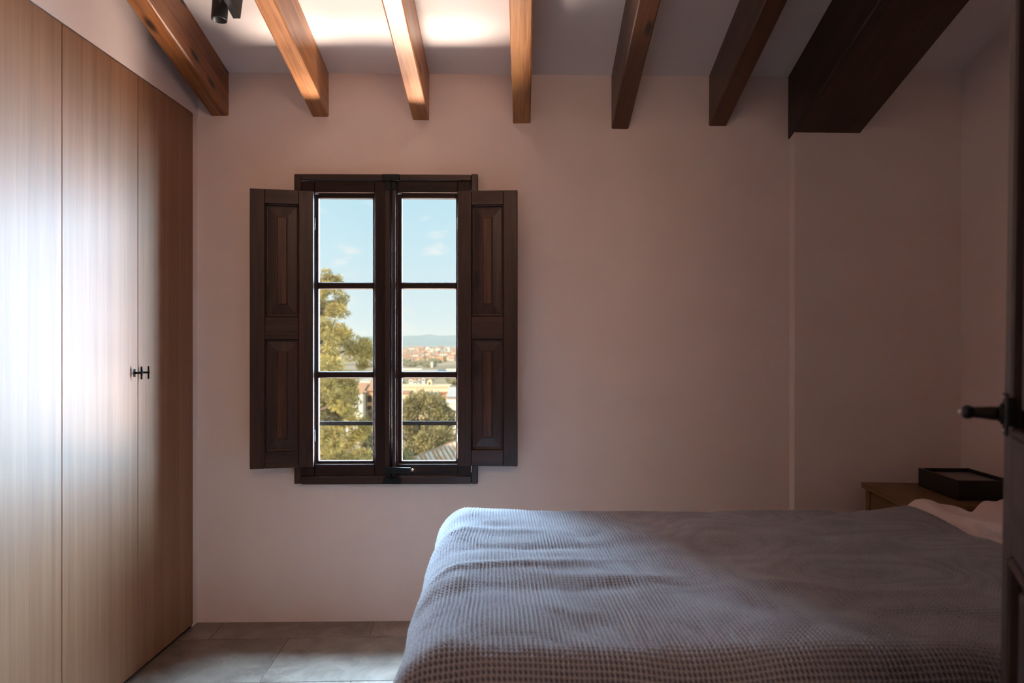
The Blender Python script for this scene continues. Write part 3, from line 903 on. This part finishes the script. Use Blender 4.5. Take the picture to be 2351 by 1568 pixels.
# ---- foliage clouds: many small blades clustered in tufts
def foliage(name, centres, radii, n_per, blade, mat, parent, squash=0.8, seed=1, up=0.3):
    g = np.random.default_rng(seed)
    Vs, k = [], 0
    for (c, r) in zip(centres, radii):
        n = int(n_per * r * r)
        d = g.normal(size=(n, 3)); d /= np.linalg.norm(d, axis=1, keepdims=True)
        rad = r * (0.72 + 0.34 * g.random(n) ** 0.7) * (1 + 0.22 * np.sin(d[:, 0] * 7 + c[0]) * np.sin(d[:, 1] * 6) * np.sin(d[:, 2] * 8 + c[2]))
        P = np.array(c)[None] + d * rad[:, None] * np.array([1, 1, squash])[None]
        dirv = d + g.normal(size=(n, 3)) * 0.7 + np.array([0, 0, up])
        dirv /= np.linalg.norm(dirv, axis=1, keepdims=True)
        side = np.cross(dirv, g.normal(size=(n, 3))); side /= np.linalg.norm(side, axis=1, keepdims=True) + 1e-9
        L = blade * (0.6 + 0.8 * g.random(n))[:, None]
        w = blade * 0.17
        tri = np.stack([P - side * w, P + side * w, P + dirv * L + side * w * 0.6, P + dirv * L - side * w * 0.6], 1)
        Vs.append(tri.reshape(-1, 3))
    V = np.concatenate(Vs)
    Q = np.arange(len(V)).reshape(-1, 4)
    o = np_mesh(name, V, Q, mat, parent)
    return o
def tube(name, pts, radii, mat, parent, n=8):
    bm = bmesh.new()
    rings = []
    pts = [Vector(p) for p in pts]
    for i, (p, r) in enumerate(zip(pts, radii)):
        t = (pts[min(i + 1, len(pts) - 1)] - pts[max(i - 1, 0)]).normalized()
        a = t.orthogonal().normalized(); b = t.cross(a)
        rings.append([bm.verts.new(p + (a * math.cos(2 * math.pi * k / n) + b * math.sin(2 * math.pi * k / n)) * r) for k in range(n)])
    for a, b in zip(rings, rings[1:]):
        for k in range(n):
            bm.faces.new((a[k], a[(k+1) % n], b[(k+1) % n], b[k]))
    bm.faces.new(rings[0][::-1]); bm.faces.new(rings[-1])
    return bm_obj(name, bm, mat, parent, smooth=True)

# tall pine at the left of the view
YP = 15.0
def pine():
    base = Vector((at(690, 800, YP).x, YP, float(ground_z(YP))))
    root = empty('pine_tree', base)
    tag(root, 'tall yellow green pine filling the left panes of the window', 'tree')
    L = lambda px, py, dy=0.0: tuple(at(px, py, YP + dy) - base)
    tube('trunk', [(0, 0, -0.2), (0.1, 0, 3.0), (0.0, 0.1, 6.0), L(715, 760), L(735, 660)], [0.26, 0.22, 0.17, 0.10, 0.03], M['bark'], root, 12)
    spots = [  # pixel centre, radius in pixels, depth offset
        (748, 640, 22, 0), (775, 644, 14, 0.1), (725, 665, 30, 0.3), (757, 672, 30, -0.2), (780, 690, 20, 0.1), (742, 705, 32, 0.4), (775, 712, 24, -0.2),
        (700, 700, 42, 0.3), (690, 755, 48, -0.2), (745, 748, 26, -0.3), (770, 765, 30, 0.2), (730, 778, 36, 0.4), (795, 780, 26, -0.2), (760, 792, 34, -0.5), (828, 792, 25, 0.3), (840, 812, 24, 0.5),
        (812, 815, 26, 0.1), (735, 838, 34, -0.9), (765, 846, 24, -0.8), (700, 830, 50, 0.3), (835, 835, 18, 0.6),
        (750, 888, 36, -0.4), (790, 885, 34, 0.1), (740, 925, 42, 0.2), (785, 915, 34, -0.3), (805, 925, 26, 0.2), (770, 950, 40, 0.4), (800, 955, 26, -0.2), (700, 900, 56, 0.4), (690, 980, 60, 0.2),
        (752, 1010, 38, -0.6), (745, 1050, 44, -0.3), (790, 1055, 40, 0.5), (830, 985, 26, 0.5), (815, 1015, 28, 0.7), (820, 1070, 40, 0.3), (765, 985, 24, 0.6), (730, 1100, 60, 0), (800, 1120, 60, 0.4),
        (650, 660, 50, 0.5), (640, 760, 60, 0.5), (630, 860, 70, 0.4), (640, 960, 70, 0.6), (650, 1070, 80, 0.3), (600, 720, 60, 0.2), (590, 830, 70, 0), (580, 950, 80, 0.1), (690, 640, 34, 0.2), (700, 605, 22, 0.1)]
    cs, rs = [], []
    for px, py, r, dy in spots:
        cs.append(L(px, py, dy)); rs.append(r / F * YP)
        if py % 3 == 0 or r > 34:
            tip = Vector(L(px, py, dy))
            st = Vector(L(705, py + 35, 0))
            tube('branch', [st, (st + tip) / 2 + Vector((0, 0, -0.05)), tip], [0.045, 0.03, 0.012], M['bark'], root, 6)
    # each clump broken into smaller tufts
    g = np.random.default_rng(3)
    c2, r2 = [], []
    for c, r in zip(cs, rs):
        for k in range(9):
            d = g.normal(size=3); d /= np.linalg.norm(d)
            c2.append(tuple(np.array(c) + d * r * 0.62)); r2.append(r * (0.30 + 0.22 * g.random()))
    o = foliage('foliage', c2, r2, 9000, 0.060, M['pine'], root, 0.85, 5)
    o['kind'] = 'stuff'
pine()
YO = 26.0
def round_tree(name, label, px, py_top, rpx, Y, mat, seed, spread):
    c0 = at(px, py_top + rpx, Y)
    base = Vector((c0.x, Y, float(ground_z(Y))))
    root = empty(name, base)
    tag(root, label, 'tree', 'trees below the window')
    tube('trunk', [(0, 0, -0.2), (0.1, 0, (c0.z - base.z) * 0.5), tuple(c0 - base)], [0.28, 0.2, 0.1], M['bark'], root, 10)
    g = np.random.default_rng(seed)
    cs, rs = [], []
    R = rpx / F * Y
    for k in range(46):
        d = g.normal(size=3); d /= np.linalg.norm(d)
        cs.append(tuple(np.array(c0 - base) + d * R * np.array([0.74 * spread, 0.74, 0.80]))); rs.append(R * (0.20 + 0.16 * g.random()))
    for k in range(5):
        tip = Vector(cs[k * 7])
        tube('branch', [tuple(Vector(tuple(c0 - base)) * 0.8), tip], [0.07, 0.02], M['bark'], root, 6)
    o = foliage('foliage', cs, rs, 2400, 0.11, mat, root, 0.9, seed, up=0.6)
    o['kind'] = 'stuff'
round_tree('broadleaf_tree', 'rounded olive green tree seen through the lower right pane', 976, 902, 66, YO, M['oakleaf'], 31, 1.0)
round_tree('broadleaf_tree', 'lower olive green tree in front of the rounded one', 1000, 985, 70, YO - 5, M['oakleaf'], 32, 1.25)
round_tree('broadleaf_tree', 'pale scrubby tree beside the foot of the tall pine', 870, 985, 45, YO - 6, M['bush'], 33, 1.0)
round_tree('broadleaf_tree', 'low tree at the bottom left of the view below the pine', 905, 1035, 60, YO - 8, M['oakleaf'], 34, 1.1)
round_tree('broadleaf_tree', 'olive green tree to the right of the rounded one, beyond the tiled roof', 1135, 930, 70, YO + 4, M['oakleaf'], 36, 1.1)
round_tree('broadleaf_tree', 'bushy tree farthest to the right of the view', 1290, 960, 80, YO, M['bush'], 37, 1.2)
round_tree('broadleaf_tree', 'small dark tree beside the orange house', 852, 942, 12, 140.0, M['bush'], 35, 1.2)

# neighbour's tiled roof corner low on the right
def tiled_roof():
    Y0 = 18.0
    a = at(945, 1104, Y0)
    root = empty('tiled_roof', a)
    root.rotation_euler = (0, 0, 0.28)
    tag(root, 'corner of a pale terracotta tiled roof below the window', 'roof')
    pitch = math.radians(20)
    # local x along the eave climbing to the right, local y up the slope
    nx, ny, wx, wy = 20, 5, 0.12, 0.185
    bm = bmesh.new()
    seg = 6
    top, bot = [], []
    for k in range(seg + 1):
        an = math.pi * k / seg
        top.append((math.cos(an) * 0.075, math.sin(an) * 0.06)); bot.append((math.cos(an) * 0.06, math.sin(an) * 0.045))
    ends = []
    for y, s in ((0, 1.0), (0.30, 0.86)):
        ends.append(([bm.verts.new((p[0] * s, y, p[1] * s)) for p in top], [bm.verts.new((p[0] * s, y, p[1] * s)) for p in bot]))
    for k in range(seg):
        bm.faces.new((ends[0][0][k], ends[0][0][k+1], ends[1][0][k+1], ends[1][0][k]))
        bm.faces.new((ends[0][1][k], ends[1][1][k], ends[1][1][k+1], ends[0][1][k+1]))
        bm.faces.new((ends[0][0][k], ends[0][1][k], ends[0][1][k+1], ends[0][0][k+1]))
    m = tile_variants()
    roofp = empty('slope', parent=root)
    roofp.rotation_euler = (pitch, math.radians(-19), 0)
    deck = box('deck', -0.1, nx * wx + 0.1, -0.02, ny * wy + 0.2, -0.10, -0.005, M['rooftile'], roofp)
    first = None
    for i in range(nx):
        for j in range(ny):
            if first is None:
                o = bm_obj('roof_tile', bm, m, roofp, smooth=True); first = o.data
            else:
                o = link('roof_tile', first, None, roofp)
            o.scale = (0.7, 0.7, 0.7)
            o.location = (i * wx + 0.07, j * wy, 0.004 + 0.004 * random.random())
            o.rotation_euler = (0.06, 0, random.uniform(-0.04, 0.04))
    box('wall', 0.05, nx * wx - 0.05, 0.3, ny * wy, -5.0, -0.06, M['cream'], root)
def tile_variants():
    m, t, b = new_mat('clay_roof_tile')
    b.inputs['Roughness'].default_value = 0.95
    b.inputs['Specular IOR Level'].default_value = 0.05
    oi = N(t, 'ShaderNodeObjectInfo')
    r = N(t, 'ShaderNodeValToRGB')
    r.color_ramp.elements[0].color = (0.66, 0.46, 0.34, 1)
    r.color_ramp.elements[1].color = (0.78, 0.62, 0.52, 1)
    e = r.color_ramp.elements.new(0.12); e.color = (0.66, 0.34, 0.18, 1)
    e = r.color_ramp.elements.new(0.3); e.color = (0.74, 0.55, 0.43, 1)
    t.links.new(oi.outputs['Random'], r.inputs[0])
    t.links.new(r.outputs[0], b.inputs['Base Color'])
    return m
tiled_roof()

# ---- nearer houses of the town
taken = []
def house(label, px0, px1, py0, py1, Y, depth, wall, roof, wins=(), rot=0.0, pitched=True, extra=None, cat='house', over=0.3):
    a = at(px0, py1, Y); b = at(px1, py0, Y)
    w, h = b.x - a.x, b.z - a.z
    root = empty('town_house', (a.x, Y, a.z), (0, 0, rot))
    tag(root, label, cat, 'houses in the near part of town')
    taken.append((a.x + w / 2, Y + depth / 2, max(w, depth) / 2 + 0.5))
    gz = min(0, float(ground_z(Y)) - a.z - 0.5)
    box('wall', 0, w, 0, depth, gz, h, M[wall], root)
    if pitched:
        bm = bmesh.new()
        rh = depth * 0.16
        p = [(-over, -over, h), (w + over, -over, h), (w + over, depth + over, h), (-over, depth + over, h)]
        add_hexa(bm, p[:0] + [(-over, -over, h), (w + over, -over, h), (w + over, depth + over, h + 2 * rh), (-over, depth + over, h + 2 * rh),
                              (-over, -over, h + 0.25), (w + over, -over, h + 0.25), (w + over, depth + over, h + 2 * rh + 0.25), (-over, depth + over, h + 2 * rh + 0.25)])
        bm_obj('roof', bm, M[roof], root)
    else:
        box('parapet', -0.15, w + 0.15, -0.15, depth, h, h + 0.5, M[roof], root)
    for (fx, fz, ww, wh, mm) in wins:
        f = box('window', fx * w - ww / 2, fx * w + ww / 2, -0.08, 0.10, fz * h - wh / 2, fz * h + wh / 2, M['dark'] if mm is None else M[mm], root)
    if extra: extra(root, w, h)
    return root
# the pair of houses seen left of the centre post
house('white gable end of a house beside the pine', 795, 833, 905, 960, 150.0, 6.0, 'white', 'rooftile', [(0.25, 0.6, 0.7, 1.0, None)], pitched=True, over=0.0)
house('terracotta orange house front with two rows of windows', 842, 882, 898, 962, 153.0, 10.0, 'apricot', 'rooftile',
      [(0.16, 0.72, 0.9, 1.5, None), (0.16, 0.35, 0.9, 1.5, None), (0.5, 0.72, 0.9, 1.5, None), (0.5, 0.35, 0.9, 1.5, None), (0.84, 0.72, 0.9, 1.5, None), (0.84, 0.35, 0.9, 1.5, None)])
house('pale pink house with a flat roof above the orange one', 818, 872, 886, 912, 190.0, 8.0, 'pink', 'cream', [(0.6, 0.5, 1.2, 1.0, None)], pitched=False)
house('white block with a blue awning far behind the pine', 826, 862, 874, 890, 300.0, 10.0, 'white', 'grey', [(0.35, 0.5, 3.0, 1.6, 'blue'), (0.7, 0.6, 0.9, 1.2, None)], pitched=False)
def turret(root, w, h):
    x = w * (984.5 - 905) / 127
    tq = box('turret', x - 0.85, x + 0.85, 2.0, 4.0, h + 0.4, h + 2.1, M['cream'], root)
    box('opening', x - 0.28, x + 0.28, 1.96, 2.1, h + 0.75, h + 1.65, M['dark'], tq)
# the long cream terrace and its neighbours behind the rounded tree
house('long cream terrace along the street behind the rounded tree', 905, 1032, 889, 925, 235.0, 10.0, 'cream', 'cream',
      [(0.10, 0.55, 0.8, 1.0, None), (0.30, 0.5, 0.9, 1.2, None), (0.55, 0.5, 1.1, 0.9, 'terracotta'), (0.75, 0.55, 0.9, 1.2, None), (0.90, 0.55, 0.9, 1.2, None)], pitched=False, extra=turret)
house('low house with a terracotta balcony front', 985, 1032, 900, 914, 225.0, 6.0, 'terracotta', 'cream', [(0.3, 0.55, 1.2, 0.7, None), (0.6, 0.55, 1.0, 0.7, None), (0.88, 0.5, 0.8, 0.8, 'cream')], pitched=False)
house('white house with a terrace in front of the terracotta balcony', 975, 1004, 906, 925, 215.0, 6.0, 'white', 'grey', [(0.3, 0.5, 0.8, 0.9, None), (0.7, 0.5, 0.8, 0.9, None)], pitched=False)
house('cream house with a green shutter over its door', 1003, 1030, 914, 930, 205.0, 6.0, 'cream', 'rooftile', [(0.35, 0.35, 1.3, 0.7, 'green'), (0.75, 0.4, 0.5, 0.6, None)], pitched=False)
house('pale house with a grey roof at the right of the view', 1028, 1062, 912, 936, 198.0, 7.0, 'pink', 'grey', [(0.5, 0.5, 0.8, 0.9, None)], pitched=True)
house('white house with one small window low beside the rounded tree', 1016, 1070, 927, 962, 170.0, 7.0, 'white', 'white', [(0.52, 0.45, 0.4, 0.9, None)], pitched=False)
house('apricot house half hidden behind the left of the rounded tree', 900, 938, 905, 960, 180.0, 7.0, 'cream', 'rooftile', [(0.3, 0.6, 0.8, 1.0, None), (0.7, 0.6, 0.8, 1.0, None)], pitched=False)
for px, py, w_, Y in ((943, 876, 8, 330), (952.5, 878, 6, 318), (962, 876, 6, 325), (972, 873, 7, 342), (987, 876, 6, 330)):
    house('small white house among the trees above the cream terrace', px - w_ / 2, px + w_ / 2, py - 5, py + 4, Y, 5.0, 'white', 'rooftile', [(0.5, 0.5, 0.6, 0.8, None)], pitched=False)

# ---- distant town: small houses, three kinds, copied
def far_house_mesh(name, wall, roof, flat):
    bm = bmesh.new()
    add_box(bm, -0.5, 0.5, -0.5, 0.5, -0.2, 0.8)
    me = bpy.data.meshes.new(name)
    if flat:
        add_box(bm, -0.52, 0.52, -0.52, 0.52, 0.8, 0.86)
    else:
        add_hexa(bm, [(-0.55, -0.55, 0.8), (0.55, -0.55, 0.8), (0.55, 0.55, 0.8), (-0.55, 0.55, 0.8), (-0.55, -0.02, 1.0), (0.55, -0.02, 1.0), (0.55, 0.02, 1.0), (-0.55, 0.02, 1.0)])
    for i, f in enumerate(bm.faces):
        f.material_index = 1 if i >= 6 else 0
    for wx in (-0.28, 0.05, 0.32):
        v = add_box(bm, wx - 0.06, wx + 0.06, -0.51, -0.48, 0.30, 0.55)
    bm.faces.ensure_lookup_table()
    for f in bm.faces[12:]:
        f.material_index = 2
    bm.to_mesh(me); bm.free()
    for k in (wall, roof, 'dark'):
        me.materials.append(M[k])
    return me
kinds = [far_house_mesh('white_house', 'white', 'rooftile', False), far_house_mesh('cream_house', 'cream', 'rooftile', False),
         far_house_mesh('flat_house', 'white', 'grey', True), far_house_mesh('pink_house', 'pink', 'rooftile', False), far_house_mesh('apricot_house', 'apricot', 'rooftile', True)]
kind_label = ['tiny white house with a red roof in the distant town', 'tiny cream house with a red roof in the distant town', 'tiny white flat roofed house in the distant town',
              'tiny pink house with a red roof in the distant town', 'tiny apricot flat roofed house in the distant town']
g = np.random.default_rng(12)
for cx_, cy_, rr_ in ((936, 807, 20), (983, 747, 14), (1012, 727, 10), (1050, 737, 16)):
    taken.append((at(cx_, 850, cy_).x, cy_, rr_))
def free(x, y, r):
    for (a, b, c) in taken:
        if abs(a - x) < (r + c) and abs(b - y) < (r + c):
            return False
    taken.append((x, y, r))
    return True
for i in range(300):
    py = g.choice([g.uniform(798, 806), g.uniform(806, 826), g.uniform(808, 822)])
    if i < 190:
        px = g.uniform(900, 1070)
    else:
        px = g.uniform(640, 1300)
    Y = 32.0 * F / (py + 6 - CY)
    s = g.uniform(7, 12) * (1.0 if py > 806 else 1.6)
    p = at(px, 800, Y)
    ki = int(g.integers(0, 5))
    if not free(p.x, Y, s * 1.25):
        continue
    o = link('distant_house', kinds[ki], None)
    o.location = (p.x, Y, -31.0)
    o.scale = (s * g.uniform(1.0, 2.0), s * g.uniform(0.9, 1.4), s * g.uniform(0.8, 1.15))
    o.rotation_euler = (0, 0, g.uniform(-0.5, 0.5))
    tag(o, kind_label[ki], 'house', 'distant town houses')
# long industrial sheds at the near edge of the plain
for px0, px1, py, Y, mm, lab in ((905, 968, 850, 800, 'white', 'long low white shed at the edge of the plain'),
                                 (962, 1004, 853, 740, 'grey', 'pale grey shed roof beside the long white one'),
                                 (1006, 1020, 854, 720, 'blue', 'low shed with a blue roof on the plain'),
                                 (1024, 1075, 851, 730, 'white', 'white shed at the right of the blue roofed one')):
    a = at(px0, py, Y); b = at(px1, py, Y)
    root = empty('shed', (a.x, Y, -31.5))
    tag(root, lab, 'shed')
    box('wall', 0, b.x - a.x, 0, 14, 0, 31.5 + a.z + 1.2 - 0.6, M['white'], root)
    box('roof', -0.4, b.x - a.x + 0.4, -0.4, 14.4, 31.5 + a.z + 0.6, 31.5 + a.z + 1.6, M[mm], root)
tag(box('water_tower', at(992, 840, 900).x - 1.6, at(992, 840, 900).x + 1.6, 898, 901, -31, at(992, 831, 900).z, M['white'], None, 0.4), 'slim white tower standing in the fields', 'tower')

# scrub and trees between the houses
def blob_mesh(seed):
    bm = bmesh.new()
    bmesh.ops.create_icosphere(bm, subdivisions=3, radius=1.0)
    for v in bm.verts:
        n_ = noise.noise(v.co * 2.2 + Vector((seed, 0, 0))) * 0.35 + noise.noise(v.co * 5.0 + Vector((0, seed, 0))) * 0.18
        v.co *= 1 + n_
        v.co.z *= 0.75
    me = bpy.data.meshes.new('tree_crown')
    bm.to_mesh(me); bm.free()
    me.materials.append(M['bush'])
    return me
crowns = [blob_mesh(s) for s in (1.3, 4.7, 9.1)]
for i in range(150):
    kind_ = i % 5
    if kind_ < 2:
        py = g.uniform(823, 840); px = g.uniform(915, 1000); r = g.uniform(4.5, 8)
    elif kind_ == 2:
        py = g.uniform(806, 826); px = g.uniform(880, 1080); r = g.uniform(3, 6)
    elif kind_ == 3:
        py = g.uniform(868, 884); px = g.uniform(890, 1080); r = g.uniform(2.2, 3.6)
    else:
        py = g.uniform(800, 900); px = g.uniform(600, 1300); r = g.uniform(3, 6)
    Y = 30.0 * F / (py - CY)
    if kind_ == 3: Y = 330 + g.uniform(-25, 60)
    p = at(px, py, Y)
    if not free(p.x, Y, r * 2.0):
        continue
    o = link('distant_tree', crowns[i % 3], None)
    o.location = (p.x, Y, max(p.z, float(ground_z(Y)) + 0.3 * r))
    o.scale = (r * g.uniform(1.0, 1.8), r, r * g.uniform(0.7, 1.0))
    tag(o, 'small dark tree dotting the plain near the town', 'tree', 'distant trees on the plain')

# ---- summer haze over the plain
hm = bpy.data.materials.new('valley_haze')
hm.use_nodes = True
t = hm.node_tree; t.nodes.clear()
vsn = N(t, 'ShaderNodeVolumeScatter')
vsn.inputs['Color'].default_value = (0.66, 0.84, 1.0, 1)
vsn.inputs['Density'].default_value = 0.00012
vsn.inputs['Anisotropy'].default_value = 0.1
on = N(t, 'ShaderNodeOutputMaterial')
t.links.new(vsn.outputs[0], on.inputs['Volume'])
hz_o = box('haze', -7500, 7500, 420, 11000, -60, 150, hm)
tag(hz_o, 'pale blue haze lying over the distant plain', kind='stuff')
